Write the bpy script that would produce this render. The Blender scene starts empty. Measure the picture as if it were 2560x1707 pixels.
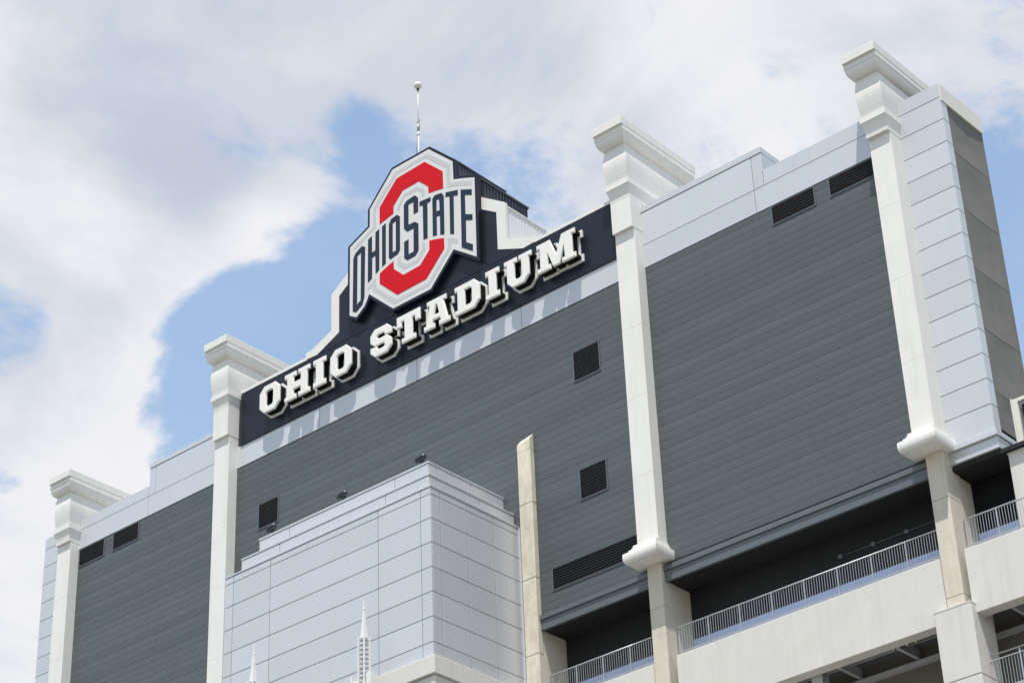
import bpy, math, random
from mathutils import Vector, Matrix
from mathutils.geometry import tessellate_polygon

random.seed(11)
scene = bpy.context.scene
col = scene.collection

# ------------------------------------------------------------------ camera
# origin of the place: middle of the facade at ground level, the facade plane is y = 0
def make_camera():
    yaw, pitch, roll = math.radians(-40.04), math.radians(31.30), math.radians(-2.451)
    f = Vector((math.sin(yaw)*math.cos(pitch), math.cos(yaw)*math.cos(pitch), math.sin(pitch)))
    rt = Vector((math.cos(yaw), -math.sin(yaw), 0.0))
    up = rt.cross(f)
    r2 = rt*math.cos(roll) + up*math.sin(roll)
    u2 = -rt*math.sin(roll) + up*math.cos(roll)
    m = Matrix(((r2.x, u2.x, -f.x, 65.0), (r2.y, u2.y, -f.y, -70.0), (r2.z, u2.z, -f.z, 1.6), (0, 0, 0, 1)))
    cd = bpy.data.cameras.new('camera'); co = bpy.data.objects.new('camera', cd)
    col.objects.link(co); co.matrix_world = m
    cd.sensor_width = 36.0; cd.lens = 36.0*5698.3/2560.0
    cd.clip_start = 0.5; cd.clip_end = 20000.0
    scene.camera = co
make_camera()

# ------------------------------------------------------------------ sky and sun
SUN = Vector((0.54, -1.0, 3.15)).normalized()          # from the place towards the sun
EL = math.asin(SUN.z); AZ = math.atan2(SUN.x, SUN.y)

def make_world():
    w = bpy.data.worlds.new('World'); scene.world = w; w.use_nodes = True
    nt = w.node_tree; N = nt.nodes; L = nt.links; N.clear()
    def node(t, **k):
        n = N.new(t)
        for a, b in k.items(): setattr(n, a, b)
        return n
    def mth(op, a, b=None, c=None):
        n = node('ShaderNodeMath', operation=op)
        for i, v in enumerate((a, b, c)):
            if v is None: continue
            if isinstance(v, (int, float)): n.inputs[i].default_value = v
            else: L.new(v, n.inputs[i])
        return n.outputs[0]
    sky = node('ShaderNodeTexSky', sky_type='NISHITA', sun_disc=False)
    sky.sun_elevation = EL; sky.sun_rotation = AZ; sky.air_density = 1.7; sky.dust_density = 0.4; sky.ozone_density = 2.8
    bs = node('ShaderNodeBackground'); bs.inputs['Strength'].default_value = SKY_STRENGTH
    L.new(sky.outputs[0], bs.inputs['Color'])
    tc = node('ShaderNodeTexCoord')
    nrm = node('ShaderNodeVectorMath', operation='NORMALIZE'); L.new(tc.outputs['Generated'], nrm.inputs[0])
    sep = node('ShaderNodeSeparateXYZ'); L.new(nrm.outputs[0], sep.inputs[0])
    zz = mth('MAXIMUM', sep.outputs['Z'], 0.0); zz = mth('ADD', zz, 0.12)
    cmb = node('ShaderNodeCombineXYZ')
    L.new(mth('DIVIDE', sep.outputs['X'], zz), cmb.inputs['X']); L.new(mth('DIVIDE', sep.outputs['Y'], zz), cmb.inputs['Y'])
    def noise(scale, detail, rough, off, dist=0.0):
        mp = node('ShaderNodeMapping'); mp.inputs['Location'].default_value = off
        L.new(cmb.outputs[0], mp.inputs['Vector'])
        n = node('ShaderNodeTexNoise'); n.inputs['Scale'].default_value = scale; n.inputs['Detail'].default_value = detail
        n.inputs['Roughness'].default_value = rough; n.inputs['Distortion'].default_value = dist
        L.new(mp.outputs[0], n.inputs['Vector']); return n.outputs['Fac']
    big = noise(1.6, 3.0, 0.5, (3.1, 7.7, 0.0), 0.3)
    mid = noise(4.4, 15.0, 0.62, (1.4, 2.2, 0.0), 0.5)
    fine = noise(12.0, 12.0, 0.64, (5.4, 0.2, 0.0), 0.2)
    cov = mth('ADD', mth('MULTIPLY', big, 0.50), mth('MULTIPLY', mid, 0.95))
    cov = mth('ADD', cov, mth('MULTIPLY', fine, 0.30))
    # a handful of cloud banks and clear gaps that were in the sky that day (soft lobes round a direction)
    for d, k, a in CLOUDS:
        vm = node('ShaderNodeVectorMath', operation='DOT_PRODUCT'); vm.inputs[1].default_value = d
        L.new(nrm.outputs[0], vm.inputs[0])
        e = mth('POWER', math.e, mth('MULTIPLY_ADD', vm.outputs['Value'], k, -k))
        cov = mth('MULTIPLY_ADD', e, a, cov)
    ramp = node('ShaderNodeMapRange', interpolation_type='SMOOTHSTEP')
    ramp.inputs['From Min'].default_value = 0.82; ramp.inputs['From Max'].default_value = 0.98
    L.new(cov, ramp.inputs['Value'])
    # cloud body: bright where thin and sunlit, greyer where the bank is thick
    thick = mth('ADD', mth('MULTIPLY', noise(3.4, 8.0, 0.58, (9.0, 4.0, 0.0), 0.4), 1.0), mth('MULTIPLY', mid, 0.45))
    for d, k, a in GREY:
        vm = node('ShaderNodeVectorMath', operation='DOT_PRODUCT'); vm.inputs[1].default_value = d
        L.new(nrm.outputs[0], vm.inputs[0])
        thick = mth('MULTIPLY_ADD', mth('POWER', math.e, mth('MULTIPLY_ADD', vm.outputs['Value'], k, -k)), a, thick)
    th = node('ShaderNodeMapRange', interpolation_type='SMOOTHSTEP')
    th.inputs['From Min'].default_value = 0.55; th.inputs['From Max'].default_value = 1.0
    L.new(thick, th.inputs['Value'])
    cm = node('ShaderNodeMix', data_type='RGBA')
    cm.inputs['A'].default_value = (0.95, 0.945, 0.965, 1); cm.inputs['B'].default_value = (0.575, 0.63, 0.74, 1)
    L.new(th.outputs[0], cm.inputs['Factor'])
    bc = node('ShaderNodeBackground'); bc.inputs['Strength'].default_value = CLOUD_STRENGTH
    L.new(cm.outputs['Result'], bc.inputs['Color'])
    mx = node('ShaderNodeMixShader')
    L.new(mth('ADD', mth('MULTIPLY', ramp.outputs[0], 0.83), 0.14), mx.inputs[0])   # thin high veil everywhere
    L.new(bs.outputs[0], mx.inputs[1]); L.new(bc.outputs[0], mx.inputs[2])
    out = node('ShaderNodeOutputWorld'); L.new(mx.outputs[0], out.inputs['Surface'])

SKY_STRENGTH = 0.15
CLOUD_STRENGTH = 0.80
CLOUDS = [   # direction, tightness, how much cloud (+) or clear sky (-)
   ((-0.6594, 0.5693, 0.491), 3958, -0.24),
   ((-0.6406, 0.5688, 0.5159), 2162, -0.28),
   ((-0.6188, 0.579, 0.5309), 2594, -0.28),
   ((-0.592, 0.5843, 0.5551), 5084, -0.18),
   ((-0.5604, 0.574, 0.597), 5084, -0.24),
   ((-0.5854, 0.5696, 0.577), 5836, 0.1),
   ((-0.5102, 0.6394, 0.5752), 1986, -0.12),
   ((-0.3601, 0.7691, 0.5281), 883, -0.34),
   ((-0.6899, 0.5006, 0.5229), 4468, -0.24),
   ((-0.7195, 0.5167, 0.464), 5836, -0.24),
   ((-0.6078, 0.5573, 0.5656), 2860, 0.14),
   ((-0.6364, 0.5016, 0.5861), 162, 0.2),
   ((-0.6858, 0.5301, 0.4987), 648, 0.22),
   ((-0.4348, 0.6641, 0.6082), 124, 0.15),
   ((-0.5886, 0.5275, 0.6126), 1692, 0.08),
   ((-0.6432, 0.4851, 0.5925), 1692, 0.1),
   ((-0.3433, 0.7208, 0.6022), 990, 0.12),
   ((-0.7247, 0.5498, 0.4153), 496, 0.18),
   ((-0.5124, 0.5954, 0.6189), 715, 0.08),
]
GREY = [   # where the banks are thick and grey (+) or sunlit white (-)
   ((-0.6183, 0.5019, 0.6048), 263, 0.2),
   ((-0.6257, 0.5301, 0.5723), 1986, 0.15),
   ((-0.6067, 0.5616, 0.5626), 3530, -0.2),
   ((-0.6604, 0.5176, 0.5441), 1271, -0.15),
   ((-0.4253, 0.6812, 0.596), 423, -0.14),
   ((-0.7073, 0.5524, 0.4411), 458, -0.15),
   ((-0.4996, 0.5958, 0.6289), 1271, 0.1),
   ((-0.4762, 0.6533, 0.5887), 1692, 0.15),
   ((-0.3645, 0.7231, 0.5868), 715, 0.12),
]
make_world()

sl = bpy.data.lights.new('sun', 'SUN'); sl.energy = 5.0; sl.angle = math.radians(0.53); sl.color = (1.0, 0.955, 0.88)
so = bpy.data.objects.new('sun', sl); col.objects.link(so)
so.rotation_euler = SUN.to_track_quat('Z', 'Y').to_euler(); so.location = (30, -60, 120)

scene.render.engine = 'CYCLES'
vs = scene.view_settings
vs.view_transform = 'Standard'; vs.look = 'None'; vs.gamma = 1.0; vs.use_curve_mapping = False; vs.exposure = 0.25

# ------------------------------------------------------------------ materials
def mat(name, c, rough=0.6, metal=0.0, var=0.0, vscale=2.0, streak=0.0, bump=0.0, spec=0.5, stain=None, per_object=0.0, stain_lo=0.55, sscale=1.6, bscale=9.0, bstretch=(1, 1, 1)):
    """painted / cast surface: base colour with grain, vertical rain streaks and optional stains"""
    m = bpy.data.materials.new(name); m.use_nodes = True
    nt = m.node_tree; N = nt.nodes; L = nt.links
    b = N['Principled BSDF']
    b.inputs['Roughness'].default_value = rough; b.inputs['Metallic'].default_value = metal
    b.inputs['Specular IOR Level'].default_value = spec
    b.inputs['Base Color'].default_value = (*c, 1)
    tc = N.new('ShaderNodeTexCoord'); cur = None
    geo = N.new('ShaderNodeNewGeometry')
    def noise(scale, detail, stretch=(1, 1, 1), rough_=0.6):
        mp = N.new('ShaderNodeMapping'); mp.inputs['Scale'].default_value = stretch
        L.new(geo.outputs['Position'], mp.inputs['Vector'])
        n = N.new('ShaderNodeTexNoise'); n.inputs['Scale'].default_value = scale; n.inputs['Detail'].default_value = detail
        n.inputs['Roughness'].default_value = rough_
        L.new(mp.outputs[0], n.inputs['Vector']); return n.outputs['Fac']
    def mixin(fac, colr):
        nonlocal cur
        mx = N.new('ShaderNodeMix'); mx.data_type = 'RGBA'
        if cur is None: mx.inputs['A'].default_value = (*c, 1)
        else: L.new(cur, mx.inputs['A'])
        mx.inputs['B'].default_value = (*colr, 1); L.new(fac, mx.inputs['Factor']); cur = mx.outputs['Result']
    def rng(v, a, b_, t):
        r = N.new('ShaderNodeMapRange'); r.inputs['From Min'].default_value = a; r.inputs['From Max'].default_value = b_
        r.inputs['To Max'].default_value = t; L.new(v, r.inputs['Value']); return r.outputs[0]
    if var: mixin(rng(noise(vscale, 6), 0.35, 0.75, var), tuple(x*0.55 for x in c))
    if streak: mixin(rng(noise(3.0, 5, (1, 1, 0.06)), 0.5, 0.8, streak), tuple(x*0.5 for x in c))
    if stain: mixin(rng(noise(sscale, 8, (1, 1, 0.25)), stain_lo, 0.82, 0.8), stain)
    if per_object:
        oi = N.new('ShaderNodeObjectInfo')
        hs = N.new('ShaderNodeHueSaturation')
        mr = N.new('ShaderNodeMapRange'); mr.inputs['To Min'].default_value = 1-per_object; mr.inputs['To Max'].default_value = 1+per_object
        L.new(oi.outputs['Random'], mr.inputs['Value']); L.new(mr.outputs[0], hs.inputs['Value'])
        if cur is None: hs.inputs['Color'].default_value = (*c, 1)
        else: L.new(cur, hs.inputs['Color'])
        cur = hs.outputs[0]
    if cur is not None: L.new(cur, b.inputs['Base Color'])
    if bump:
        bp = N.new('ShaderNodeBump'); bp.inputs['Strength'].default_value = bump; bp.inputs['Distance'].default_value = 0.02
        L.new(noise(bscale, 8 if bscale > 5 else 2, bstretch), bp.inputs['Height']); L.new(bp.outputs[0], b.inputs['Normal'])
    return m

M = {
 'white':   mat('white_paint', (0.725, 0.715, 0.685), 0.5, spec=0.3, var=0.09, vscale=0.9, streak=0.18, stain=(0.60, 0.575, 0.52), stain_lo=0.60),
 'letter':  mat('white_letter', (0.745, 0.735, 0.705), 0.5, spec=0.3, var=0.05, vscale=2.0, streak=0.08),
 'panel':   mat('silver_panel', (0.57, 0.585, 0.615), 0.36, metal=0.25, var=0.05, vscale=0.5, streak=0.07, per_object=0.04, bump=0.06, bscale=0.8),
 'joint':   mat('dark_joint', (0.018, 0.021, 0.025), 0.8),
 'siding':  mat('charcoal_siding', (0.092, 0.104, 0.107), 0.34, metal=0.15, var=0.10, vscale=0.5, streak=0.14, per_object=0.09, bump=0.22, bscale=0.9, bstretch=(0.6, 1, 2.2)),
 'trim':    mat('charcoal_trim', (0.115, 0.13, 0.14), 0.4, metal=0.1, var=0.10, vscale=1.0),
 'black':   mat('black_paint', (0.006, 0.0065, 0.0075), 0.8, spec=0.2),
 'louvre':  mat('louvre_slat', (0.05, 0.053, 0.057), 0.5),
 'navy':    mat('navy_panel', (0.011, 0.014, 0.025), 0.34, spec=0.3, var=0.2, vscale=0.6, streak=0.15),
 'navyedge':mat('navy_enamel', (0.008, 0.011, 0.022), 0.4, spec=0.25),
 'ink':     mat('navy_print', (0.018, 0.026, 0.046), 0.5, spec=0.2, var=0.05, vscale=3.0),
 'sheet':   mat('white_sheet', (0.62, 0.615, 0.615), 0.55, spec=0.2, var=0.04, vscale=1.0, streak=0.05),
 'greyink': mat('grey_print', (0.49, 0.495, 0.50), 0.55, spec=0.2),
 'red':     mat('red_print', (0.56, 0.010, 0.020), 0.6, spec=0.08, var=0.08, vscale=2.0),
 'ribdark': mat('dark_ribbed_metal', (0.06, 0.065, 0.08), 0.35, metal=0.3, var=0.3, vscale=1.5, streak=0.3),
 'ribwhite':mat('white_ribbed_metal', (0.66, 0.665, 0.67), 0.55, var=0.05, streak=0.06),
 'whitebd': mat('white_board', (0.70, 0.69, 0.655), 0.5, var=0.08, vscale=1.5, streak=0.1),
 'concrete':mat('cream_concrete', (0.62, 0.60, 0.565), 0.85, var=0.14, vscale=1.2, streak=0.22, bump=0.2),
 'tan':     mat('tan_concrete', (0.60, 0.555, 0.465), 0.9, var=0.25, vscale=1.6, streak=0.25, bump=0.5, stain=(0.66, 0.61, 0.51)),
 'rusttan': mat('stained_concrete', (0.62, 0.56, 0.45), 0.9, var=0.35, vscale=2.2, streak=0.35, bump=0.6, stain=(0.78, 0.74, 0.66), stain_lo=0.44, sscale=5.0),
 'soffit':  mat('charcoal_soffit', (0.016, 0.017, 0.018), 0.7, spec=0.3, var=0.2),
 'skyshade':     mat('sky_tinted_concrete', (0.42, 0.52, 0.80), 0.6, var=0.05),  # blue of sky-lit shade on pale concrete, put into the base colour
 'steel':   mat('galvanised_rail', (0.40, 0.415, 0.43), 0.4, metal=0.4, var=0.1, vscale=3.0),
 'lamp':    mat('lamp_housing', (0.018, 0.024, 0.032), 0.35),
 'mesh':    mat('grey_mesh', (0.168, 0.164, 0.156), 0.9, var=0.2, vscale=0.6, streak=0.2),
 'beige':   mat('beige_coping', (0.66, 0.65, 0.60), 0.6, var=0.08),
 'rust':    mat('rusty_white_steel', (0.66, 0.64, 0.58), 0.6, var=0.15, vscale=3.0, stain=(0.42, 0.27, 0.12), stain_lo=0.60),
 'greysteel':mat('grey_steel', (0.42, 0.44, 0.46), 0.5, var=0.1),
 'deck':    mat('metal_deck', (0.16, 0.17, 0.18), 0.5, metal=0.2, var=0.2),
 'spire':   mat('white_spire', (0.70, 0.70, 0.69), 0.5, var=0.1, vscale=4.0),
 'shadeconc':     mat('shaded_concrete', (0.15, 0.14, 0.12), 0.9, var=0.3, vscale=0.8, streak=0.3),  # concrete with the dark of the open level's interior put into its colour
 'ground':  mat('plaza_concrete', (0.155, 0.15, 0.13), 0.9, var=0.25, vscale=0.15, bump=0.2),
 'glass':   mat('lamp_lens', (0.75, 0.70, 0.55), 0.2),
}

# ------------------------------------------------------------------ mesh helpers
class MB:
    def __init__(s): s.v = []; s.f = []; s.sm = set()
    def add(s, vs, fs, smooth=False):
        n = len(s.v); s.v += [tuple(v) for v in vs]
        for f in fs:
            if smooth: s.sm.add(len(s.f))
            s.f.append(tuple(i+n for i in f))
        return s
    def box(s, x0, x1, y0, y1, z0, z1, bev=0.0):
        if bev:
            b = bev
            P8 = []
            # chamfered box: each corner has three points
            for z, zi in ((z0, 1), (z1, -1)):
                for y, yi in ((y0, 1), (y1, -1)):
                    for x, xi in ((x0, 1), (x1, -1)):
                        P8 += [(x, y+yi*b, z+zi*b), (x+xi*b, y, z+zi*b), (x+xi*b, y+yi*b, z)]
            i = lambda zi, yi, xi, k: ((zi*2+yi)*2+xi)*3+k
            F = []
            for xi in (0, 1): F.append([i(0,0,xi,0), i(0,1,xi,0), i(1,1,xi,0), i(1,0,xi,0)])
            for yi in (0, 1): F.append([i(0,yi,0,1), i(0,yi,1,1), i(1,yi,1,1), i(1,yi,0,1)])
            for zi in (0, 1): F.append([i(zi,0,0,2), i(zi,0,1,2), i(zi,1,1,2), i(zi,1,0,2)])
            for a in (0, 1):
                for c in (0, 1):
                    F.append([i(a,c,0,1), i(a,c,1,1), i(a,c,1,2), i(a,c,0,2)])
                    F.append([i(a,0,c,0), i(a,1,c,0), i(a,1,c,2), i(a,0,c,2)])
                    F.append([i(0,a,c,0), i(1,a,c,0), i(1,a,c,1), i(0,a,c,1)])
                    for d in (0, 1): F.append([i(a,c,d,0), i(a,c,d,1), i(a,c,d,2)])
            return s.add(P8, F)
        return s.add([(x0,y0,z0),(x1,y0,z0),(x1,y1,z0),(x0,y1,z0),(x0,y0,z1),(x1,y0,z1),(x1,y1,z1),(x0,y1,z1)],
              [(0,3,2,1),(4,5,6,7),(0,1,5,4),(1,2,6,5),(2,3,7,6),(3,0,4,7)])
    def loft(s, rings, smooth=False, caps=True):
        n = len(rings[0]); vs = [p for r in rings for p in r]; fs = []
        for k in range(len(rings)-1):
            for i in range(n):
                j = (i+1) % n; fs.append((k*n+i, k*n+j, (k+1)*n+j, (k+1)*n+i))
        s.add(vs, fs, smooth)
        if caps: s.add(rings[0], [tuple(range(n))]); s.add(rings[-1], [tuple(reversed(range(n)))])
        return s
    def tube(s, pts, r, n=8, r2=None):
        pts = [Vector(p) for p in pts]; rings = []
        for i, p in enumerate(pts):
            d = (pts[min(i+1, len(pts)-1)] - pts[max(i-1, 0)]).normalized()
            a = d.orthogonal().normalized(); b = d.cross(a)
            rr = r if r2 is None else r + (r2-r)*i/(len(pts)-1)
            rings.append([p + (a*math.cos(t) + b*math.sin(t))*rr for t in [2*math.pi*k/n for k in range(n)]])
        return s.loft(rings, True)
    def cap(s, outer, holes, y):
        loops = [[Vector((p[0], p[1], 0)) for p in l] for l in [outer]+holes]
        tri = tessellate_polygon(loops); fl = [p for l in loops for p in l]
        s.add([(p.x, y, p.y) for p in fl], [tuple(t) for t in tri])
    def prism(s, outer, y0, y1, holes=(), bevel=0.0):
        """outline in the facade plane (x, z), front at y0, back at y1, optional bevelled front rim"""
        holes = [list(h) for h in holes]
        outer = ccw(outer); holes = [ccw(h)[::-1] for h in holes]
        loops = [outer]+holes
        inner = [offset(l, -bevel) for l in loops] if bevel else loops
        for l, il in zip(loops, inner):
            n = len(l)
            rings = [[(p[0], y1, p[1]) for p in l], [(p[0], y0+bevel, p[1]) for p in l]]
            if bevel: rings.append([(p[0], y0, p[1]) for p in il])
            s.loft(rings, False, False)
        s.cap(inner[0], inner[1:], y0); s.cap(outer, holes, y1)
        return s
    def build(s, name, m, parent=None, kind=None, label=None):
        me = bpy.data.meshes.new(name); me.from_pydata(s.v, [], s.f)
        for i in s.sm: me.polygons[i].use_smooth = True
        me.validate()
        import bmesh
        bm = bmesh.new(); bm.from_mesh(me); bmesh.ops.remove_doubles(bm, verts=bm.verts, dist=1e-5)
        bmesh.ops.recalc_face_normals(bm, faces=bm.faces); bm.to_mesh(me); bm.free()
        me.materials.append(M[m]); o = bpy.data.objects.new(name, me); col.objects.link(o)
        attach(o, parent)
        if kind: o['kind'] = kind
        if label: o['label'] = label
        return o

def attach(o, parent):
    if parent is None: return
    o.parent = parent
    if parent.type == 'EMPTY': o.matrix_parent_inverse = Matrix.Translation(-parent.location)

def ccw(p):
    a = sum(p[i][0]*p[(i+1) % len(p)][1] - p[(i+1) % len(p)][0]*p[i][1] for i in range(len(p)))
    return list(p) if a > 0 else list(p)[::-1]
def offset(p, d):
    """mitred offset of a closed loop; d > 0 grows a counter-clockwise loop"""
    n = len(p); out = []
    for i in range(n):
        a, b, c = Vector(p[i-1]), Vector(p[i]), Vector(p[(i+1) % n])
        e1 = (b-a).normalized(); e2 = (c-b).normalized()
        n1 = Vector((e1.y, -e1.x)); n2 = Vector((e2.y, -e2.x))
        m = n1+n2; k = max(0.35, 1+n1.dot(n2))
        out.append((b.x+m.x*d/k, b.y+m.y*d/k))
    return out
def thing(name, label, cat, loc=(0, 0, 0), group=None):
    o = bpy.data.objects.new(name, None); col.objects.link(o); o.location = loc; o.empty_display_size = 0.3
    o['label'] = label; o['category'] = cat
    if group: o['group'] = group
    return o
def tag(o, label, cat, group=None):
    o['label'] = label; o['category'] = cat
    if group: o['group'] = group
    return o
def part(name, m, parent, *boxes, bev=0.0, kind=None):
    mb = MB()
    for b in boxes: mb.box(*b, bev)
    return mb.build(name, m, parent, kind)
_shared = {}
def piece(name, m, parent, x0, x1, y0, y1, z0, z1, bev=0.006):
    """one cladding piece; alike pieces share a mesh"""
    key = (name, m, round(x1-x0, 3), round(y1-y0, 3), round(z1-z0, 3))
    if key not in _shared:
        o = MB().box(0, x1-x0, 0, y1-y0, 0, z1-z0, bev).build(name, m, parent); _shared[key] = o.data
    else:
        o = bpy.data.objects.new(name, _shared[key]); col.objects.link(o); attach(o, parent)
    o.location = (x0, y0, z0); return o

# ================================================================== the setting
g = MB(); g.add([(-4000,-4000,0),(4000,-4000,0),(4000,4000,0),(-4000,4000,0)], [(0,1,2,3)])
go = g.build('ground', 'ground'); go['kind'] = 'structure'

# ================================================================== main building
WT = 57.56            # top of the siding
WB = 42.90            # bottom of the siding
ROW = (WT-WB)/39
C1, C2, C3, C4 = (-26.38, -25.27), (-13.79, -12.68), (13.10, 14.21), (26.72, 27.75)   # shaft left / right

bld = thing('stadium_building', 'tall stadium end building clad in charcoal siding with silver parapet bands', 'building')

def siding_bay(x0, x1, dz):
    wall = part('siding_wall', 'joint', bld, (x0, x1, 0.035, 0.5, WB-0.3, WT+dz+0.05))
    me = {}
    for r in range(39):
        z0 = WB + dz + r*ROW
        key = 'p'
        if key not in me:
            mb = MB(); h = ROW
            prof = [(0.05, 0.0), (-0.003, 0.0), (-0.008, h*0.25), (-0.010, h*0.55), (-0.008, h*0.85), (-0.004, h-0.011), (0.05, h-0.010)]
            rings = [[(x, y, z) for y, z in prof] for x in (x0, x1)]
            mb.loft(rings, False, True)
            o = mb.build('siding_plank', 'siding', wall); me[key] = o.data
        else:
            o = bpy.data.objects.new('siding_plank', me[key]); col.objects.link(o); attach(o, wall)
        o.location = (0, 0, z0)
        o.rotation_euler = (math.radians(random.uniform(-0.35, 0.35)), 0, 0)
        o.rotation_euler.x += 0
        # keep the plank turning about its own lower edge
    return wall
for a, b, dz in ((C1[1]-0.05, C2[0]+0.05, -0.20), (C2[1]-0.05, C3[0]+0.05, 0.0), (C3[1]-0.05, C4[0]+0.05, 0.05)): siding_bay(a, b, dz)

# core of the building behind the cladding, down to the ground
part('core_wall', 'concrete', bld, (-27.0, 26.0, 6.0, 9.0, 0.0, 57.0), (-28.0, 27.5, 0.5, 6.0, 43.2, 57.3), (-28.0, 6.9, 1.2, 6.0, 0.0, 43.2))
# ---- parapet bands of silver panels
def band(pieces, backs):
    p = part('parapet_backing', 'joint', bld, *backs)
    for (x0, x1, y0, z0, z1) in pieces: piece('parapet_panel', 'panel', p, x0+.013, x1-.013, y0, y0+0.06, z0+.013, z1-.013)
    return p
# bay with the two top vents beside the corner tower
band([(14.16, 20.43, -0.03, 57.60, 58.82), (20.43, 26.80, -0.03, 57.60, 58.82),
      (14.16, 20.43, -0.03, 58.82, 60.58), (20.43, 20.97, -0.03, 58.82, 60.58), (20.97, 26.80, -0.03, 58.82, 59.64)],
     [(14.16, 20.94, 0.02, 1.40, 57.58, 60.56), (20.94, 26.8, 0.02, 0.5, 57.58, 59.60)])
part('parapet_cap', 'panel', bld, (14.16, 20.99, -0.055, 1.45, 60.59, 60.90), bev=0.01)
piece('parapet_panel', 'panel', bld, 20.945, 20.985, -0.02, 1.42, 59.60, 60.57)
# bay beside the far end tower
band([(-25.32, -19.60, -0.03, 57.38, 58.56), (-19.60, -13.70, -0.03, 57.38, 58.56),
      (-25.32, -19.60, -0.03, 58.56, 59.20), (-19.60, -19.10, -0.03, 58.56, 60.22), (-19.10, -13.70, -0.03, 58.56, 60.22)],
     [(-25.3, -19.6, 0.02, 0.5, 57.37, 59.15), (-19.57, -13.7, 0.02, 1.40, 57.37, 60.2)])
part('parapet_cap', 'panel', bld, (-19.63, -13.70, -0.055, 1.45, 60.23, 60.50), bev=0.01)
# band under the sign
band([(a, b, -0.03, 57.58, 58.86) for a, b in ((-12.74, -6.63), (-6.63, 0.09), (0.09, 6.85), (6.85, 13.16))], [(-12.74, 13.16, 0.02, 0.5, 57.57, 61.9)])

# ---- louvred vents
def vent(x0, x1, z0, z1):
    fr = MB(); t = 0.05
    fr.box(x0-t, x1+t, -0.045, 0.0, z1, z1+t*0.6).box(x0-t, x1+t, -0.045, 0.0, z0-t, z0).box(x0-t, x0, -0.045, 0.0, z0, z1).box(x1, x1+t, -0.045, 0.0, z0, z1)
    f = fr.build('vent', 'trim', bld)
    part('vent_recess', 'black', f, (x0, x1, -0.020, 0.03, z0, z1))
    n = max(6, round((z1-z0)/0.125)); p = (z1-z0)/n
    mb = MB().box(x0, x1, -0.044, -0.018, p*0.35, p*0.35+0.014)      # thin horizontal blades over the dark opening
    first = None
    for k in range(n):
        if first is None: o = first = mb.build('slat', 'louvre', f)
        else: o = first.copy(); col.objects.link(o)
        o.location = (0, 0, z0+k*p)
for v in ((21.22, 23.40, 56.62, 57.52), (24.22, 26.66, 56.66, 57.52), (-25.15, -23.13, 56.32, 57.30), (-22.35, -20.32, 56.33, 57.30),
          (9.81, 11.28, 53.51, 55.0), (9.80, 11.26, 47.52, 48.96), (7.97, 12.75, 43.78, 44.78), (-10.93, -9.55, 53.48, 54.84)): vent(*v)

# ---- overhang along the bottom of the siding: drip flashing, fascia, soffit
for a, b in ((7.10, 13.30), (13.98, 27.0)):
    part('drip_flashing', 'trim', bld, (a, b, -0.16, 0.06, 42.56, 42.80), bev=0.01)
    part('fascia', 'trim', bld, (a, b, -0.090, 0.10, 42.12, 42.56), bev=0.008)
    part('fascia_lip', 'trim', bld, (a, b, -0.100, 0.04, 42.09, 42.15))
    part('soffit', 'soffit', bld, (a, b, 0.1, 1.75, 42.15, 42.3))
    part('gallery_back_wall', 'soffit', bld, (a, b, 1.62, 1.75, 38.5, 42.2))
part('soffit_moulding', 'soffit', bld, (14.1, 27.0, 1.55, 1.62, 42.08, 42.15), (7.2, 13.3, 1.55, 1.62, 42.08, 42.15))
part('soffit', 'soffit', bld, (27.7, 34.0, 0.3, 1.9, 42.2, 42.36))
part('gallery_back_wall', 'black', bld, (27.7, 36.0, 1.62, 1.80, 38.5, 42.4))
# ---- concrete side walls of the gallery bays, cast in panels
for x in (7.18, 14.0, 27.73):
    w = part('side_wall', 'joint', bld, (x-0.06, x-0.012, 0.02, 1.7, 38.0, 42.2))
    for (y0, y1) in ((0.05, 0.92), (0.92, 1.62)):
        for (z0, z1) in ((38.2, 40.45), (40.45, 42.16)): piece('wall_panel', 'tan', w, x-0.06, x, y0+.006, y1-.006, z0+.006, z1-.006)
# ---- gallery parapets, sky-tinted wall strips, decks
def parapet(x0, x1, w0):
    p = part('gallery_parapet', 'concrete', bld, (x0, x1, -0.295, 0.30, 35.98, 38.60), bev=0.015)
    part('sky_tinted_strip', 'skyshade', p, (w0, x1+0.1, 1.575, 1.625, 38.1, 39.98))  # sheet at the wall foot, its bluish shade is painted on
    part('deck', 'concrete', p, (x0-0.3, x1, 0.30, 1.7, 38.0, 38.2))
parapet(7.62, 13.24, 7.2); parapet(14.43, 26.95, 14.02); parapet(28.02, 40.0, 27.76)

# ---- open level below the parapets
lo = part('lower_back_wall', 'shadeconc', bld, (6.95, 40.0, 2.2, 6.0, 0.0, 43.0))
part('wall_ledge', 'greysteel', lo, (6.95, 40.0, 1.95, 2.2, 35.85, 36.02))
dk = MB()
n = 26
for k in range(n):   # ribbed steel deck
    y0 = 0.30 + k*(1.9/n)
    dk.box(6.95, 40.0, y0, y0+0.045, 36.54, 36.65)
dk.box(6.95, 40.0, 0.30, 2.2, 36.64, 36.7)
dk.build('ceiling_deck', 'deck', lo)
for x in (10.3, 12.6, 16.5, 19.0, 21.5, 24.15, 26.3, 29.2, 31.8):
    part('ceiling_beam', 'greysteel', lo, (x-0.07, x+0.07, 0.30, 2.2, 36.08, 36.11), (x-0.012, x+0.012, 0.30, 2.2, 36.11, 36.55))
part('ceiling_pipe', 'greysteel', lo, (14.1, 26.6, 1.3, 1.38, 36.40, 36.48))
part('lower_floor', 'concrete', lo, (6.95, 40.0, -0.25, 2.2, 32.0, 32.75))
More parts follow.
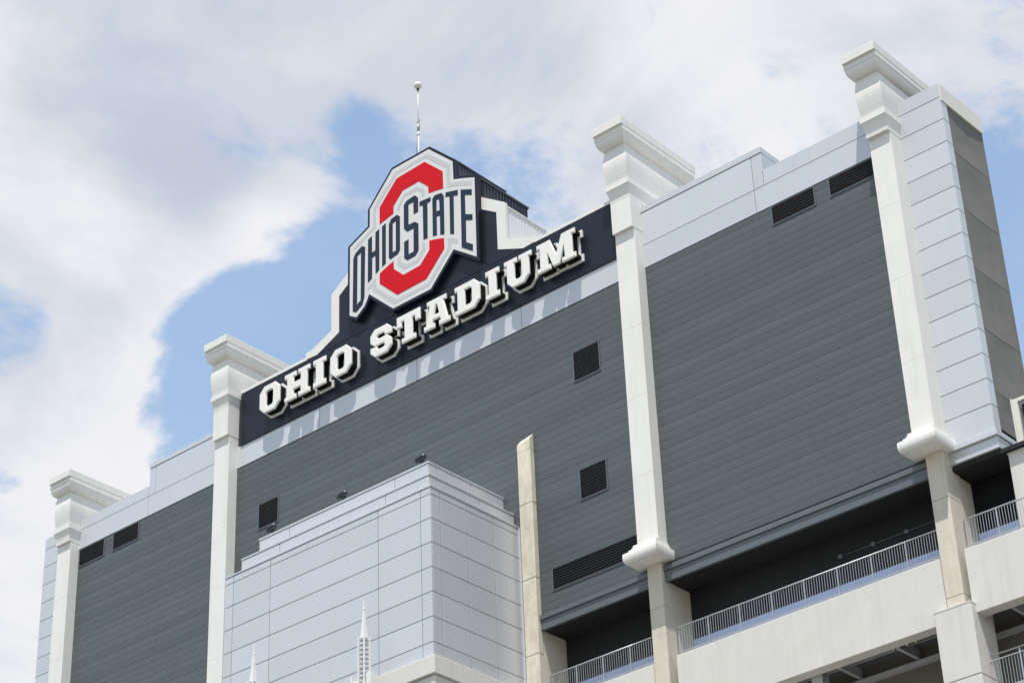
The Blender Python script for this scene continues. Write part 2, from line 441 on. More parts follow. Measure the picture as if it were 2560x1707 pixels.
part('lower_parapet', 'concrete', lo, (28.17, 40.0, -0.29, 0.30, 0.0, 32.82), (7.22, 13.2, -0.29, 0.30, 0.0, 32.82), (14.1, 26.5, -0.29, 0.30, 0.0, 32.82))

# ================================================================== columns
def ring(xl, xr, yf, yb, s_, f, z): return [(xl-s_, yf-f, z), (xr+s_, yf-f, z), (xr+s_, yb, z), (xl-s_, yb, z)]
def column(cx, tall, dz, fm, label):
    """profiles are lists of (height, side overhang, front overhang)"""
    xl, xr = cx; yf = -0.60
    t = thing('column', label, 'column', ((xl+xr)/2, -0.3, 0.0), 'white columns of the facade')
    back = 4.25
    zb = 59.58+dz if tall else 61.18+dz
    cut = 43.80
    zs = [cut, 47.05, 50.9, 54.45, zb]           # the shaft is sheeted in lengths
    for z0, z1 in zip(zs, zs[1:]):
        MB().loft([ring(xl, xr, yf, 0.32, 0.0, 0.0, z) for z in (z0+.004, z1-.004)]).build('shaft_panel', 'white', t)
    MB().loft([ring(xl, xr, yf, 0.30, -0.008, -0.008, z) for z in (cut, zb)]).build('shaft_core', 'greyink', t)
    def loft(name, prof, b=back, smooth=False):
        return MB().loft([ring(xl, xr, yf, b, s_, f*fm, z+dz) for z, s_, f in prof], smooth).build(name, 'white', t)
    if tall: loft('collar', [(59.57, 0.012, 0.175), (61.165, 0.012, 0.175)], 0.06)
    loft('neck', [(61.16, 0.010, 0.170), (61.35, 0.016, 0.185), (61.52, 0.030, 0.212), (61.66, 0.050, 0.245), (61.78, 0.075, 0.285), (61.88, 0.100, 0.335)], back-0.5)
    loft('neck_fillet', [(61.88, 0.108, 0.350), (62.15, 0.108, 0.350), (62.16, 0.085, 0.32)], back-0.4)
    loft('frieze', [(62.155, 0.040, 0.265), (62.35, 0.058, 0.300), (62.55, 0.076, 0.335), (62.70, 0.088, 0.355)], back-0.35)
    loft('frieze', [(62.706, 0.088, 0.355), (62.95, 0.108, 0.385), (63.15, 0.118, 0.400), (63.35, 0.120, 0.402), (63.55, 0.112, 0.388), (63.75, 0.090, 0.362), (63.92, 0.060, 0.342), (64.10, 0.012, 0.325)], back-0.35)
    bed = [(64.095, 0.010, 0.325)] + [(64.10+0.48*(1-math.cos(a)), 0.02+0.25*math.sin(a), 0.335+0.355*math.sin(a)) for a in [math.radians(10*k) for k in range(0, 10)]]
    loft('cornice', bed + [(64.585, 0.272, 0.692), (64.59, 0.296, 0.712), (64.865, 0.300, 0.712)], back-0.05)
    loft('corona', [(64.866, 0.312, 0.828), (65.255, 0.324, 0.838), (65.27, 0.318, 0.83)], back)
    bx = lambda s_, f, z: [(xl-s_, yf-f, z), (xr+s_, yf-f, z), (xr+s_, 0.30, z), (xl-s_, 0.30, z)]
    tor = [(42.95, 0.292, 0.592), (42.98, 0.296, 0.600)] + [(42.98+0.23*(1-math.cos(a)), 0.296+0.040*math.sin(a), 0.600+0.070*math.sin(a)) for a in [math.radians(15*k) for k in range(1, 10)]]
    tor += [(43.41, 0.285, 0.60), (43.45, 0.235, 0.53), (43.46, 0.165, 0.455), (43.56, 0.160, 0.45), (43.575, 0.115, 0.37), (43.63, 0.092, 0.33), (43.70, 0.085, 0.315), (43.71, 0.060, 0.27), (43.82, 0.055, 0.26), (43.835, 0.01, 0.05)]
    MB().loft([bx(a, b, z) for z, a, b in tor]).build('base', 'white', t)
    return t
column(C1, False, -3.45, 0.82, 'shorter white column standing between the far end tower and a charcoal bay')
column(C2, True, -0.21, 0.88, 'tall white column beside the first letter of the sign')
column(C3, True, 0.0, 1.0, 'tall white column beside the last letter of the sign')
column(C4, False, -3.19, 1.05, 'shorter white column against the mesh-sided corner tower')
# concrete piers that carry the two near columns
def pier(x0, x1, zb, label):
    t = thing('concrete_pier', label, 'pier', ((x0+x1)/2, 0, 0))
    zs = [zb, 36.9, 40.95, 42.97]
    for z0, z1 in zip(zs, zs[1:]):
        piece('cast_block', 'tan', t, x0, x1, -0.30, 0.80, z0+.004, z1-.004, 0.02)
    return t
pier(13.27, 14.01, 0.0, 'tan concrete pier under the tall column by the last letter')
pier(26.98, 27.74, 33.0, 'tan concrete pier rising from the cream pedestal under the shorter column')
pd = thing('concrete_pedestal', 'wide cream concrete pedestal below the tan pier at the corner', 'pedestal', (27.36, 0, 0))
for z0, z1, y in ((33.52, 36.32, -0.65), (30.0, 33.49, -0.65), (26.0, 29.97, -0.65), (0.0, 25.97, -0.65)):
    piece('pedestal_block', 'concrete', pd, 26.57, 28.16, y, 0.9, z0, z1, 0.02)
part('pedestal_cap', 'concrete', pd, (26.56, 28.17, -0.66, 0.27, 36.31, 36.36))

# weathered stub pier that ends half way up the charcoal wall
pil = thing('weathered_pier', 'weathered tan concrete pier with slanted top against the charcoal wall', 'pier', (6.81, -0.15, 0))
zs = [0.0, 34.2, 37.9, 41.0, 44.6, 48.3, 51.0]
for z0, z1 in zip(zs, zs[1:]):
    piece('cast_block', 'rusttan', pil, 6.43, 7.20, -0.30, 0.30 if z1 < 43 else 0.03, z0+.003, z1-.003, 0.03)
tp = MB(); x0, x1 = 6.44, 7.19
tp.add([(x0,-.29,51.0),(x1,-.29,51.0),(x1,.02,51.0),(x0,.02,51.0),(x0,-.29,51.38),(x1,-.29,51.50),(x1,.02,51.88),(x0,.02,51.76)], [(0,3,2,1),(4,5,6,7),(0,1,5,4),(1,2,6,5),(2,3,7,6),(3,0,4,7)])
tp.build('slanted_top', 'rusttan', pil)

# ================================================================== end towers
def tower(name, x0, x1, ztop, zrows, label, side):
    t = thing(name, label, 'tower', ((x0+x1)/2, 1.5, 0))
    c = part('tower_core', 'joint', t, (x0+.02, x1-.13, 0.27, 3.5, 42.6, ztop-.02))
    for z0, z1 in zip(zrows, zrows[1:]): piece('tower_panel', 'panel', c, x0, x1, 0.23, 0.29, z0+.015, z1-.015)
    return t, c
rows = [43.22+1.1331*k for k in range(15)] + [59.80]
t, c = tower('corner_tower', 27.70, 29.84, 59.8, rows, 'silver panelled corner tower with grey mesh on its side', True)
for z0, z1 in zip(rows[:-2], rows[1:-1]): piece('return_panel', 'panel', c, 29.78, 29.842, 0.295, 0.72, z0+.015, z1-.015)
mz = [43.5, 45.2, 48.05, 50.9, 53.75, 56.6, 59.0]
for z0, z1 in zip(mz, mz[1:]):
    q = MB(); ny, nz = 10, 10
    vs = []
    for i in range(ny+1):
        for k in range(nz+1):
            y = 0.73+(3.55-0.73)*i/ny; z = z0+(z1-z0)*k/nz
            b = 0.05*math.sin(math.pi*i/ny)*math.sin(math.pi*k/nz)*random.uniform(0.6, 1.4)
            vs.append((29.80-b, y, z))
    q.add(vs, [(i*(nz+1)+k, (i+1)*(nz+1)+k, (i+1)*(nz+1)+k+1, i*(nz+1)+k+1) for i in range(ny) for k in range(nz)], True)
    q.build('mesh_sheet', 'mesh', t)
    part('mesh_seam', 'mesh', t, (29.76, 29.806, 0.72, 3.56, z0-.012, z0+.012))
part('mesh_edge', 'mesh', t, (29.72, 29.82, 3.54, 3.60, 43.3, 59.0))
part('side_coping', 'beige', t, (29.60, 29.88, 0.27, 3.62, 58.93, 59.78), bev=0.01)
part('tower_flashing', 'panel', t, (27.56, 29.95, 0.08, 0.60, 42.93, 43.17), (29.60, 29.95, 0.60, 3.6, 42.93, 43.17), bev=0.01)
part('tower_fascia', 'panel', t, (27.56, 29.90, 0.20, 0.40, 42.42, 42.92), (29.60, 29.90, 0.40, 3.6, 42.42, 42.92), bev=0.008)
part('tower_soffit', 'soffit', t, (27.58, 29.86, 0.4, 3.5, 42.40, 42.5))
rows = [59.31-0.69-1.088*k for k in range(15)][::-1] + [59.31]
t, c = tower('far_tower', -28.62, -26.2, 59.31, rows, 'narrow silver panelled tower at the far end past the shorter column', False)

# ================================================================== projecting bay (stepped silver box)
bay = thing('projecting_bay', 'stepped silver panelled box projecting from the charcoal wall under the sign', 'building bay', (-0.26, -3, 0))
def tier(x0, x1, y0, zt, zb, capz, fj, sj):
    c = part('tier_core', 'joint', bay, (x0+.03, x1-.03, y0+.03, 0.02, zb, zt-.03))
    xs = [x0]+fj+[x1]; ys = [y0]+sj+[-0.02]
    zr = capz
    for z0, z1 in zip(zr, zr[1:]):
        for a, b in zip(xs, xs[1:]): piece('bay_panel', 'panel', c, a+.015, b-.015, y0, y0+0.05, z0+.015, z1-.015)
        for a, b in zip(ys, ys[1:]): piece('bay_panel', 'panel', c, x1-0.05, x1, a+(.055 if a == y0 else .015), b-.015, z0+.015, z1-.015)
        piece('bay_panel', 'panel', c, x0, x0+.05, y0+.055, -0.02, z0+.007, z1-.007)
    return c
zr = [39.3] + [40.14+1.1433*k for k in range(7)] + [47.34]
tier(-6.73, 6.20, -5.89, 47.40, 39.0, zr, [-6.17, -3.72, 3.06, 5.59], [-5.29, -3.56, -1.83])
part('tier_cap', 'panel', bay, (-6.75, 6.22, -5.915, 0.0, 47.345, 47.43), bev=0.01)
tier(-5.99, 5.88, -5.60, 48.20, 47.4, [47.43, 48.13], [-3.45, 3.24], [-5.13, -2.31])
part('tier_cap', 'panel', bay, (-6.01, 5.90, -5.625, 0.0, 48.135, 48.22), bev=0.01)
tier(-5.46, 5.30, -5.00, 49.27, 48.2, [48.22, 49.18], [-3.45, 3.24], [-4.5, -2.25])
part('tier_cap', 'panel', bay, (-5.48, 5.32, -5.03, 0.0, 49.185, 49.27), bev=0.01)
part('corner_post', 'panel', bay, (6.16, 6.30, -0.16, 0.02, 38.0, 47.3))
part('coping', 'concrete', bay, (-8.0, 6.45, -6.13, 0.25, 38.62, 39.42), bev=0.02)
part('base_wall', 'concrete', bay, (-7.9, 6.36, -6.02, 0.24, 0.0, 38.55), bev=0.02)
part('coping_shadow_gap', 'concrete', bay, (-7.85, 6.30, -5.95, 0.2, 38.5, 38.7))

# ---- floodlights on the top step
def uplight(x, label):
    t = thing('floodlight', label, 'floodlight', (x, -4.72, 49.27), 'floodlights along the top of the projecting bay')
    mb = MB(); rings = []
    for k in range(9):                     # rounded housing, long across the view
        u = -1+2*k/8; r = math.sqrt(max(0.0, 1-abs(u)**3.2)); r = max(r, 0.12)
        rings.append([(x+0.33*u, -4.72+0.16*r*math.cos(a), 49.76+0.05*u+0.155*r*math.sin(a)) for a in [2*math.pi*j/14 for j in range(14)]])
    mb.loft(rings, True); mb.build('housing', 'lamp', t)
    part('bracket', 'lamp', t, (x+0.02, x+0.08, -4.74, -4.70, 49.26, 49.70), (x+0.16, x+0.21, -4.74, -4.70, 49.26, 49.70), (x-0.02, x+0.25, -4.77, -4.67, 49.26, 49.30))
    return t
uplight(-4.97, 'dark rounded floodlight at the end of the silver box away from the weathered pier')
uplight(-0.33, 'dark rounded floodlight midway along the top of the silver box')
uplight(4.57, 'dark rounded floodlight at the corner of the silver box by the weathered pier')

# ---- ornamental white spires in front of the box
def spire(x, z, label):
    t = thing('spire', label, 'spire', (x, -6.8, 0), 'white ornamental spires')
    y = -6.8
    MB().loft([[(x-r, y-r, zz), (x+r, y-r, zz), (x+r, y+r, zz), (x-r, y+r, zz)] for zz, r in ((z-1.75, .115), (z-1.2, .075), (z-.45, .038), (z-.42, .05), (z-.36, .03), (z-0.03, .022), (z, .004))]).build('needle', 'spire', t)
    fr = MB()
    for sx in (-1, 1):
        for sy in (-1, 1):
            fr.add([], []); fr.box(x+sx*.165-.035, x+sx*.165+.035, y+sy*.165-.035, y+sy*.165+.035, z-3.9, z-1.72 if sx*sy > 0 else z-1.80)
    fr.build('open_frame', 'spire', t)
    for k in range(10):
        zz = z-1.86-k*.21
        MB().box(x-.15, x+.15, y-.15, y+.15, zz, zz+.035).build('cross_plate', 'greysteel', t)
    part('core', 'spire', t, (x-.02, x+.02, y-.02, y+.02, z-3.9, z-1.7))
    part('buttress', 'spire', t, (x+.24, x+.52, y-.14, y+.14, z-6.0, z-3.42), (x-.66, x-.56, y-.18, y+.18, z-6.0, z-3.38), (x-.56, x-.24, y-.12, y+.12, z-6, z-3.62), bev=0.01)
    part('shaft', 'spire', t, (x-.24, x+.24, y-.24, y+.24, 0.0, z-3.85), bev=0.02)
spire(3.08, 42.73, 'white open-framed spire in front of the silver box, beside the box corner')
spire(-3.71, 42.83, 'white spire whose needle alone rises in front of the silver box')

# ================================================================== the sign
sg = thing('navy_sign', 'long navy sign panel with white cap along the parapet', 'sign', (0.3, 0, 58.8))
xs = [-12.42, -7.4, -2.4, 2.7, 7.8, 13.12]
bk = part('panel_backing', 'navyedge', sg, (-12.42, 13.12, -0.035, 0.02, 58.84, 61.92))
for a, b in zip(xs, xs[1:]): piece('sign_sheet', 'navy', bk, a+.004, b-.004, -0.075, -0.03, 58.86, 61.91, 0.004)
for a, b in ((-12.44, -7.55), (7.90, 13.13)): part('panel_cap', 'whitebd', sg, (a, b, -0.10, 0.25, 61.92, 62.10), bev=0.01)
part('panel_bottom_trim', 'navyedge', sg, (-12.42, 13.12, -0.09, 0.0, 58.80, 58.86))
YS = -0.075

# ---- raised letters
H = 1.61
def serif_I(x, w, s, hs, h=H): return [(x,0),(x+w,0),(x+w,hs),(x+w-s,hs),(x+w-s,h-hs),(x+w,h-hs),(x+w,h),(x,h),(x,h-hs),(x+s,h-hs),(x+s,hs),(x,hs)]
def octo(x0, x1, z0, z1, c): return [(x0+c,z0),(x1-c,z0),(x1,z0+c),(x1,z1-c),(x1-c,z1),(x0+c,z1),(x0,z1-c),(x0,z0+c)]
def glyph(ch, w):
    h = H
    if ch == 'O': return octo(0, w, 0, h, 0.36), [octo(0.50, w-0.50, 0.36, h-0.36, 0.10)]
    if ch == 'I': return serif_I(0, w, 0.19, 0.30), []
    if ch == 'H':
        s = 0.84; return [(0,0),(s,0),(s,.28),(.66,.28),(.66,.56),(w-.66,.56),(w-.66,.28),(w-s,.28),(w-s,0),(w,0),(w,.28),(w-.18,.28),(w-.18,h-.28),(w,h-.28),(w,h),
                          (w-s,h),(w-s,h-.28),(w-.66,h-.28),(w-.66,.98),(.66,.98),(.66,h-.28),(s,h-.28),(s,h),(0,h),(0,h-.28),(.18,h-.28),(.18,.28),(0,.28)], []
    if ch == 'T':
        a, b = w/2-.47, w/2+.47; c, d = w/2-.27, w/2+.27
        return [(a,0),(b,0),(b,.28),(d,.28),(d,h-.36),(w-.34,h-.36),(w-.34,h-.66),(w,h-.66),(w,h),(0,h),(0,h-.66),(.34,h-.66),(.34,h-.36),(c,h-.36),(c,.28),(a,.28)], []
    if ch == 'S':
        return [(.30,1.61),(1.14,1.61),(1.46,1.31),(1.46,1.0),(.98,1.0),(.98,1.15),(.90,1.22),(.56,1.22),(.48,1.15),(.48,1.06),(.56,.99),(1.14,.99),(1.46,.70),(1.46,.30),(1.14,0),(.32,0),(0,.30),(0,.60),(.48,.60),(.48,.46),(.56,.39),(.90,.39),(.98,.46),(.98,.55),(.90,.62),(.30,.62),(0,.90),(0,1.31)], []
    if ch == 'A':
        return [(0,0),(.72,0),(.72,.28),(.60,.28),(.64,.44),(1.08,.44),(1.12,.28),(1.0,.28),(1.0,0),(1.72,0),(1.72,.28),(1.58,.28),(1.33,1.33),(1.50,1.33),(1.50,1.61),(.22,1.61),(.22,1.33),(.40,1.33),(.14,.28),(0,.28)], [[(.71,.72),(1.01,.72),(.90,1.24),(.82,1.24)]]
    if ch == 'D':
        return [(0,0),(w-.36,0),(w,.36),(w,h-.36),(w-.36,h),(0,h),(0,h-.28),(.17,h-.28),(.17,.28),(0,.28)], [[(.66,.36),(w-.62,.36),(w-.52,.46),(w-.52,h-.46),(w-.62,h-.36),(.66,h-.36)]]
    if ch == 'U':
        return [(.48,0),(w-.48,0),(w-.16,.34),(w-.16,h-.28),(w,h-.28),(w,h),(w-.80,h),(w-.80,h-.28),(w-.64,h-.28),(w-.64,.48),(w-.74,.38),(.74,.38),(.64,.48),(.64,h-.28),(.80,h-.28),(.80,h),(0,h),(0,h-.28),(.16,h-.28),(.16,.34)], []
    if ch == 'M':
        return [(0,0),(.83,0),(.83,.28),(.66,.28),(.66,.98),(.96,.03),(1.38,.03),(1.68,.98),(1.68,.28),(1.51,.28),(1.51,0),(2.34,0),(2.34,.28),(2.16,.28),(2.16,1.33),(2.34,1.33),(2.34,1.61),(1.53,1.61),(1.17,.66),(.81,1.61),(0,1.61),(0,1.33),(.18,1.33),(.18,.28),(0,.28)], []
LET = [('O', -10.50, 1.50, 'white raised letter O that begins the lower sign lettering'), ('H', -8.65, 1.83, 'white raised letter H on the long navy panel'),
       ('I', -6.58, 0.90, 'white raised letter I between the H and an O on the navy panel'), ('O', -5.36, 1.50, 'white raised letter O just before the gap in the lettering'),
       ('S', -2.54, 1.46, 'white raised letter S on the long navy panel'), ('T', -0.73, 1.58, 'white raised letter T on the long navy panel'),
       ('A', 1.08, 1.72, 'white raised letter A on the long navy panel'), ('D', 3.14, 1.62, 'white raised letter D on the long navy panel'),
       ('I', 5.13, 0.87, 'white raised letter I between the D and the U'), ('U', 6.33, 1.71, 'white raised letter U on the long navy panel'),
       ('M', 8.37, 2.34, 'white raised letter M that ends the lower sign lettering')]
for ch, x, w, label in LET:
    t = thing('sign_letter', label, 'letter', (x+w/2, YS, 59.63), 'raised white letters of the lower sign line')
    o, hs = glyph(ch, w); zb = 59.56; x += 0.085
    mv = lambda l: [(p[0]+x, p[1]+zb) for p in l]
    o = ccw(mv(o)); hs = [ccw(mv(h_)) for h_ in hs]
    MB().prism(o, -0.68, -0.57, hs, 0.045).build('letter_face', 'letter', t)
    MB().prism(offset(o, -0.05), -0.572, -0.14, [offset(h_, 0.05) for h_ in hs]).build('letter_can', 'black', t)
    MB().prism(offset(o, 0.06), -0.165, YS+0.004, [offset(h_, -0.05) for h_ in hs], 0.012).build('letter_backplate', 'letter', t)

# ---- shouldered board and housing behind the emblem
hz = thing('emblem_housing', 'navy shouldered housing with white border behind the round emblem sign', 'sign housing', (0.18, 1.5, 62.1))
CX = 0.18
half_o = [(4.35, 66.24), (5.97, 65.12), (5.97, 62.96), (7.45, 62.37), (7.80, 62.37), (7.80, 62.0)]
half_i = [(4.35, 65.50), (5.41, 64.80), (5.41, 62.62), (6.98, 61.95)]
outer = [(CX+a, z) for a, z in half_o] + [(CX-a, z) for a, z in half_o[::-1]]
inner = [(CX+a, z) for a, z in half_i] + [(CX-a, z) for a, z in half_i[::-1]]
MB().prism(inner, -0.062, 0.10).build('navy_board', 'navy', hz)
for s in (1, -1):
    strip = [(CX+s*a, z) for a, z in half_o] + [(CX+s*a, z) for a, z in half_i[::-1]]
    strip[-1] = (CX+s*4.35, 65.50)
    MB().prism(strip, -0.07, 0.12).build('white_border', 'whitebd', hz)
MB().prism([(CX+a, z) for a, z in [(4.4,66.0),(5.90,65.0),(5.90,62.9),(7.35,62.3),(7.35,61.8)]] + [(CX-a, z) for a, z in [(7.35,61.8),(7.35,62.3),(5.90,62.9),(5.90,65.0),(4.4,66.0)]], 0.09, 3.12).build('housing_core', 'ribwhite', hz)
for k in range(13):     # standing seams on the exposed flank
    y = 0.20+k*0.235
    part('seam', 'ribwhite', hz, (CX+5.90, CX+5.918, y, y+0.02, 62.95, 64.98))
part('flank_trim', 'whitebd', hz, (CX+5.89, CX+5.95, 0.1, 3.15, 64.96, 65.03), (CX+7.30, CX+7.40, 0.1, 3.14, 62.2, 62.36))

# ---- emblem sign
LOGO = {
"WHITE":[(1.46,70.54),(3.08,68.96),(3.1,67.84),(3.81,67.57),(4.5,67.27),(4.47,62.58),(3.72,63.15),(2.99,63.7),(1.41,62.1),(-1.15,62.1),(-2.81,63.69),(-2.91,63.47),(-3.14,63.11),(-3.7,62.71),(-4.19,63.01),(-4.16,67.15),(-2.74,67.76),(-2.72,68.84),(-1.08,70.54)],
"RED_TOP":[(-2.02,68.61),(-0.78,69.83),(1.18,69.89),(2.41,68.68),(2.42,67.63),(1.9,67.74),(1.41,67.82),(1.39,68.26),(0.76,68.88),(-0.36,68.87),(-1.02,68.22),(-1.04,67.77),(-2.02,67.56)],
"RED_BOTTOM":[(-2.04,64.58),(-1.57,64.74),(-1.07,64.89),(-1.05,64.4),(-0.41,63.76),(0.74,63.8),(1.38,64.41),(1.39,64.96),(1.89,64.83),(2.38,64.66),(2.39,64.02),(1.15,62.8),(-0.83,62.76),(-2.05,63.97)],
"GREY_TOP":[(-3.88,66.8),(-3.91,66.99),(-2.49,67.6),(-2.47,68.82),(-0.87,70.27),(1.4,70.31),(2.91,68.87),(2.91,67.73),(3.6,67.48),(4.32,67.17),(4.31,66.91),(3.49,67.27),(2.65,67.56),(2.64,68.76),(1.27,70.1),(-0.76,70.08),(-2.24,68.67),(-2.3,67.5)],
"GREY_BOTTOM":[(-2.91,63.9),(-2.91,64.1),(-2.32,64.47),(-2.3,63.86),(-0.9,62.53),(1.25,62.55),(2.62,63.95),(2.63,64.54),(2.95,64.38),(3.3,64.15),(3.3,63.88),(2.86,64.18),(2.85,63.85),(1.33,62.34),(-1.05,62.31),(-2.52,63.77),(-2.56,64.06)],
"GREY_IN_TOP":[(-0.78,67.82),(-0.77,68.06),(-0.28,68.61),(0.62,68.64),(1.16,68.17),(1.15,67.83),(0.97,67.84),(0.95,68.08),(0.61,68.39),(-0.23,68.41),(-0.57,67.96),(-0.6,67.81)],
"GREY_IN_BOTTOM":[(-0.79,64.95),(-0.56,64.95),(-0.57,64.62),(-0.21,64.28),(0.48,64.24),(0.91,64.71),(0.91,65.02),(1.13,64.97),(1.12,64.56),(0.61,64.04),(-0.33,64.05),(-0.8,64.5)],
"O1":[(-3.29,66.84),(-3.06,66.67),(-3.12,63.65),(-3.27,63.26),(-3.71,63.0),(-3.96,63.17),(-3.91,66.33),(-3.77,66.58)],
"O1H":[(-3.36,66.46),(-3.39,63.6),(-3.65,63.45),(-3.61,66.36)],
"H":[(-2.85,67.0),(-2.57,67.12),(-2.57,66.09),(-2.34,66.13),(-2.32,67.22),(-2.05,67.3),(-2.07,64.81),(-2.33,64.68),(-2.34,65.8),(-2.56,65.76),(-2.58,64.54),(-2.88,64.38)],
"I":[(-1.85,67.36),(-1.58,67.43),(-1.61,64.99),(-1.87,64.89)],
"O2":[(-1.37,67.25),(-1.21,67.51),(-0.78,67.57),(-0.59,67.37),(-0.61,65.36),(-0.74,65.17),(-1.26,65.08),(-1.4,65.23)],
"O2H":[(-0.88,67.23),(-0.9,65.45),(-1.12,65.43),(-1.1,67.17)],
"S":[(0.46,68.17),(0.69,67.91),(0.68,67.06),(0.36,67.04),(0.36,67.8),(0.02,67.81),(0.0,66.58),(0.43,66.56),(0.68,66.34),(0.66,64.71),(0.45,64.5),(-0.11,64.49),(-0.33,64.71),(-0.32,65.69),(-0.01,65.7),(-0.02,64.8),(0.32,64.82),(0.34,66.2),(-0.09,66.2),(-0.32,66.48),(-0.31,67.92),(-0.12,68.1)],
"T1":[(0.78,67.61),(1.55,67.53),(1.54,67.28),(1.32,67.26),(1.29,65.17),(1.0,65.2),(1.0,67.28),(0.78,67.34)],
"A":[(1.83,67.5),(2.29,67.42),(2.44,67.18),(2.42,64.86),(2.14,64.97),(2.15,66.1),(1.93,66.15),(1.92,65.04),(1.64,65.11),(1.66,67.36)],
"AH":[(1.94,67.15),(2.12,67.11),(2.14,66.44),(1.93,66.47)],
"T2":[(2.56,67.31),(3.39,67.07),(3.38,66.74),(3.1,66.84),(3.06,64.56),(2.8,64.7),(2.82,66.94),(2.55,67.04)],
"E":[(3.57,66.99),(4.31,66.65),(4.3,66.31),(3.85,66.53),(3.84,65.38),(4.3,65.16),(4.29,64.82),(3.86,65.01),(3.84,63.72),(4.27,63.4),(4.25,63.01),(3.53,63.56)],
}
em = thing('emblem_sign', 'big octagonal emblem sign with red O and navy lettering across it', 'emblem sign', (0.18, 0, 62.1))
W = ccw(LOGO['WHITE'])
YL = -0.36
rim = offset(W, 0.16)
MB().prism(rim, YL+0.012, -0.06, (), 0.015).build('navy_rim', 'navyedge', em)
MB().prism(W, YL, YL+0.10, (), 0.006).build('white_face', 'sheet', em)
for k in ('GREY_TOP', 'GREY_BOTTOM', 'GREY_IN_TOP', 'GREY_IN_BOTTOM'): MB().prism(LOGO[k], YL-0.006, YL+0.05).build('grey_stripe', 'greyink', em)
for k in ('RED_TOP', 'RED_BOTTOM'): MB().prism(LOGO[k], YL-0.014, YL+0.05, (), 0.006).build('red_ring', 'red', em)
for k in ('O1', 'H', 'I', 'O2', 'S', 'T1', 'A', 'T2', 'E'):
    hl = [LOGO[k+'H']] if k+'H' in LOGO else []
    MB().prism(LOGO[k], YL-0.016, YL+0.05, hl, 0.006).build('navy_letter', 'ink', em)
# deep ribbed can behind the emblem
can = offset(W, 0.09)
cb = MB().prism(can, -0.055, 3.55).build('emblem_can', 'ribdark', em)
part('can_gap', 'black', em, (4.60, 4.625, -0.05, 0.08, 62.55, 67.2))
for k in range(15):
    y = 0.22+k*0.23
    part('rib', 'ribdark', cb, (4.57, 4.64, y, y+0.035, 66.2, 67.28))
    part('rib', 'ribdark', cb, (3.13, 3.21, y, y+0.035, 67.6, 68.95))
part('roof_edge', 'ribdark', cb, (4.54, 4.67, -0.05, 3.58, 67.24, 67.34))
part('roof_edge', 'ribdark', cb, (3.09, 3.23, -0.05, 3.58, 68.97, 69.06))

# ---- lightning mast with ball
an = thing('roof_mast', 'slender white mast with a ball on top above the emblem sign', 'mast', (-0.46, 1.0, 70.0))
x, y = -0.46, 1.0
MB().tube([(x, y, 70.4), (x, y, 73.75)], 0.038).build('lower_pole', 'white', an)
MB().tube([(x, y, 73.7), (x+.02, y, 76.15)], 0.022).build('upper_pole', 'white', an)
MB().tube([(x, y, 73.45), (x, y, 73.85)], 0.075).build('clamp', 'greysteel', an)
part('clamp_bracket', 'greysteel', an, (x-.09, x-.06, y-.03, y+.03, 73.75, 74.1), (x+.06, x+.09, y-.03, y+.03, 73.75, 74.15), (x-.09, x+.09, y-.05, y+.05, 73.66, 73.76), (x-.08, x+.06, y-.05, y+.05, 73.15, 73.2))
MB().tube([(x-.07, y-.03, 73.2), (x-.11, y-.03, 72.3), (x-.09, y-.03, 71.2), (x-.05, y, 70.6)], 0.012, 6).build('cable', 'lamp', an)
bl = MB(); R = 0.215; zc = 76.40
bl.loft([[(x+.02+R*math.sin(t)*math.cos(a), y+R*math.sin(t)*math.sin(a), zc+R*math.cos(t)) for a in [2*math.pi*j/20 for j in range(20)]] for t in [math.pi*(0.02+0.96*k/14) for k in range(15)]], True)
bl.build('ball', 'white', an)
MB().tube([(x+.02, y, 76.05), (x+.02, y, 76.2)], 0.06).build('ball_socket', 'lamp', an)

# ================================================================== railings
def railing(x0, x1, posts, label, zt=39.81, zb=38.69, y=-0.20, start=True, handrail=False):
    t = thing('railing', label, 'railing', ((x0+x1)/2, y, zb-0.1), 'galvanised balcony railings')
    r = 0.028
    MB().tube([(x0, y, zb-0.08 if start else zt-.1), (x0, y, zt-0.05), (x0+0.04, y, zt-0.01), (x0+0.09, y, zt), (x1, y, zt)], r, 8).build('top_rail', 'steel', t)
    part('bottom_rail', 'steel', t, (x0, x1, y-.025, y+.025, zb, zb+.045))
    if handrail: MB().tube([(x0, y-.02, zt+.19), (x1, y-.02, zt+.19)], r, 8).build('hand_rail', 'steel', t)
    pm = bm_ = None
    for px in posts:
        if pm is None: pm = o = MB().box(-.028, .028, -.028, .028, zb-.12, zt+(.17 if handrail else 0), 0.006).build('post', 'steel', t)
        else: o = pm.copy(); col.objects.link(o)
        o.location = (px, y, 0)
    edges = sorted([x0]+list(posts)+[x1])
    for a, b in zip(edges, edges[1:]):
        n = max(2, round((b-a)/0.122))
        for k in range(1, n):
            if bm_ is None: bm_ = o = MB().box(-.009, .009, -.009, .009, zb+.04, zt-.02).build('baluster', 'steel', t)
            else: o = bm_.copy(); col.objects.link(o)
            o.location = (a+(b-a)*k/n, y, 0)
    return t
railing(7.69, 13.24, [9.13, 10.57, 12.02], 'galvanised railing between the weathered pier and the next tan pier')
railing(14.49, 26.95, [25.53-1.575*k for k in range(7)], 'long galvanised railing under the vented bay by the corner tower')
railing(28.13, 36.0, [29.54+1.575*k for k in range(4)], 'galvanised railing under the corner tower soffit')
railing(28.3, 36.0, [29.52+1.575*k for k in range(4)], 'galvanised railing with double top rail beside the cream pedestal', 34.05, 32.93, -0.10, False, True)

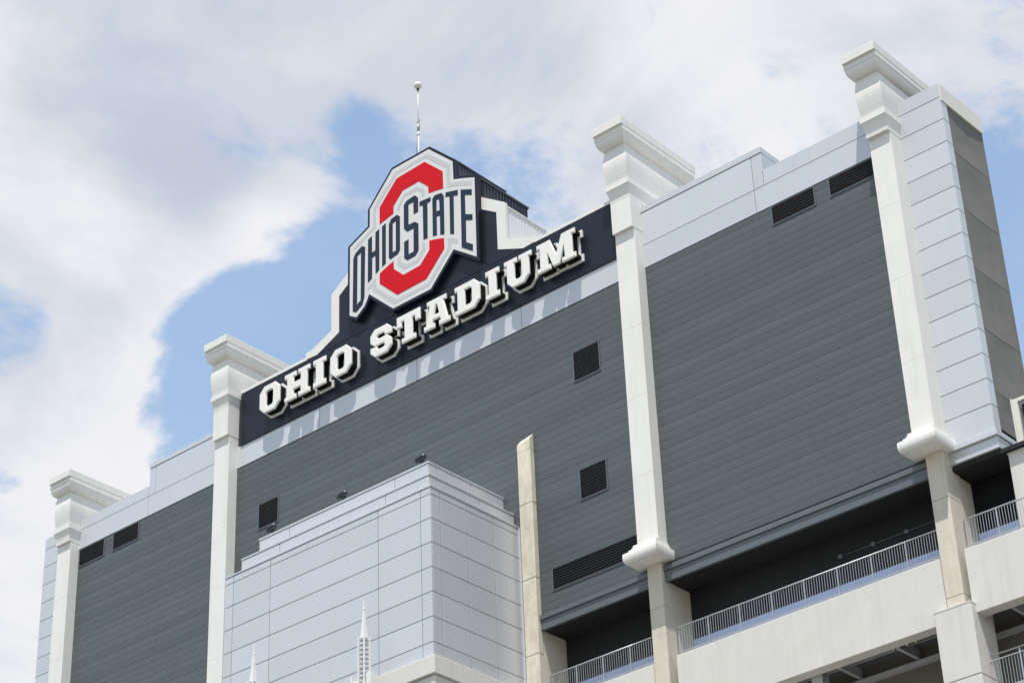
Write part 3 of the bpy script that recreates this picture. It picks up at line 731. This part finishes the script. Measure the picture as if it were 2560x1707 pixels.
# ================================================================== corner extras
cb_ = thing('concrete_block', 'cream concrete block behind the railing next to the corner tower', 'concrete block', (31.0, 0.9, 38.2))
part('block_body', 'concrete', cb_, (30.05, 33.5, 0.50, 1.57, 38.1, 42.13), bev=0.02)
part('block_cap', 'concrete', cb_, (30.02, 33.5, 0.47, 1.62, 42.13, 42.19), bev=0.01)
fr = thing('steel_gantry', 'rust-streaked white steel gantry standing on the cream block', 'gantry', (30.5, 1.0, 42.19))
part('frame_post', 'rust', fr, (30.33, 30.57, 0.98, 1.10, 42.15, 44.6), bev=0.008)
part('frame_flange', 'rust', fr, (30.30, 30.36, 0.92, 1.16, 42.15, 44.62), bev=0.006)
part('frame_beam', 'rust', fr, (30.57, 33.5, 0.98, 1.12, 44.44, 44.60), bev=0.008)
part('frame_infill', 'black', fr, (30.57, 33.5, 1.3, 1.35, 42.2, 44.44))

# conduit with boxes on the black gallery wall
cd = thing('conduit', 'thin conduit with three junction boxes on the black gallery wall', 'conduit', (23.7, 1.6, 41.2))
MB().tube([(21.6, 1.58, 41.2), (26.9, 1.58, 41.2)], 0.018, 6).build('pipe', 'trim', cd)
for x in (21.55, 23.12, 24.68): part('junction_box', 'trim', cd, (x-.09, x+.09, 1.52, 1.625, 41.12, 41.27), bev=0.008)
# steel post and lamps in the level below the parapet
sp = thing('steel_post', 'grey steel wide-flange post under the concrete parapet', 'post', (20.57, 0.55, 32.7))
part('flange', 'greysteel', sp, (20.33, 20.81, 0.34, 0.37, 32.7, 36.54), (20.33, 20.81, 0.78, 0.81, 32.7, 36.54))
part('web', 'greysteel', sp, (20.55, 20.59, 0.36, 0.79, 32.7, 36.54))
sp2 = thing('ceiling_lamp_bar', 'black lamp bar with three round lenses under the concrete parapet', 'lamp bar', (24.6, 0.5, 36.0))
part('bar', 'black', sp2, (23.85, 26.3, 0.48, 0.72, 36.15, 36.56))
for x in (24.05, 24.65, 25.05):
    MB().tube([(x, 0.53, 36.2), (x-.02, 0.47, 36.06)], 0.09, 12).build('lamp_can', 'black', sp2)
    MB().tube([(x-.021, 0.468, 36.059), (x-.023, 0.464, 36.05)], 0.055, 12).build('lens', 'glass', sp2)
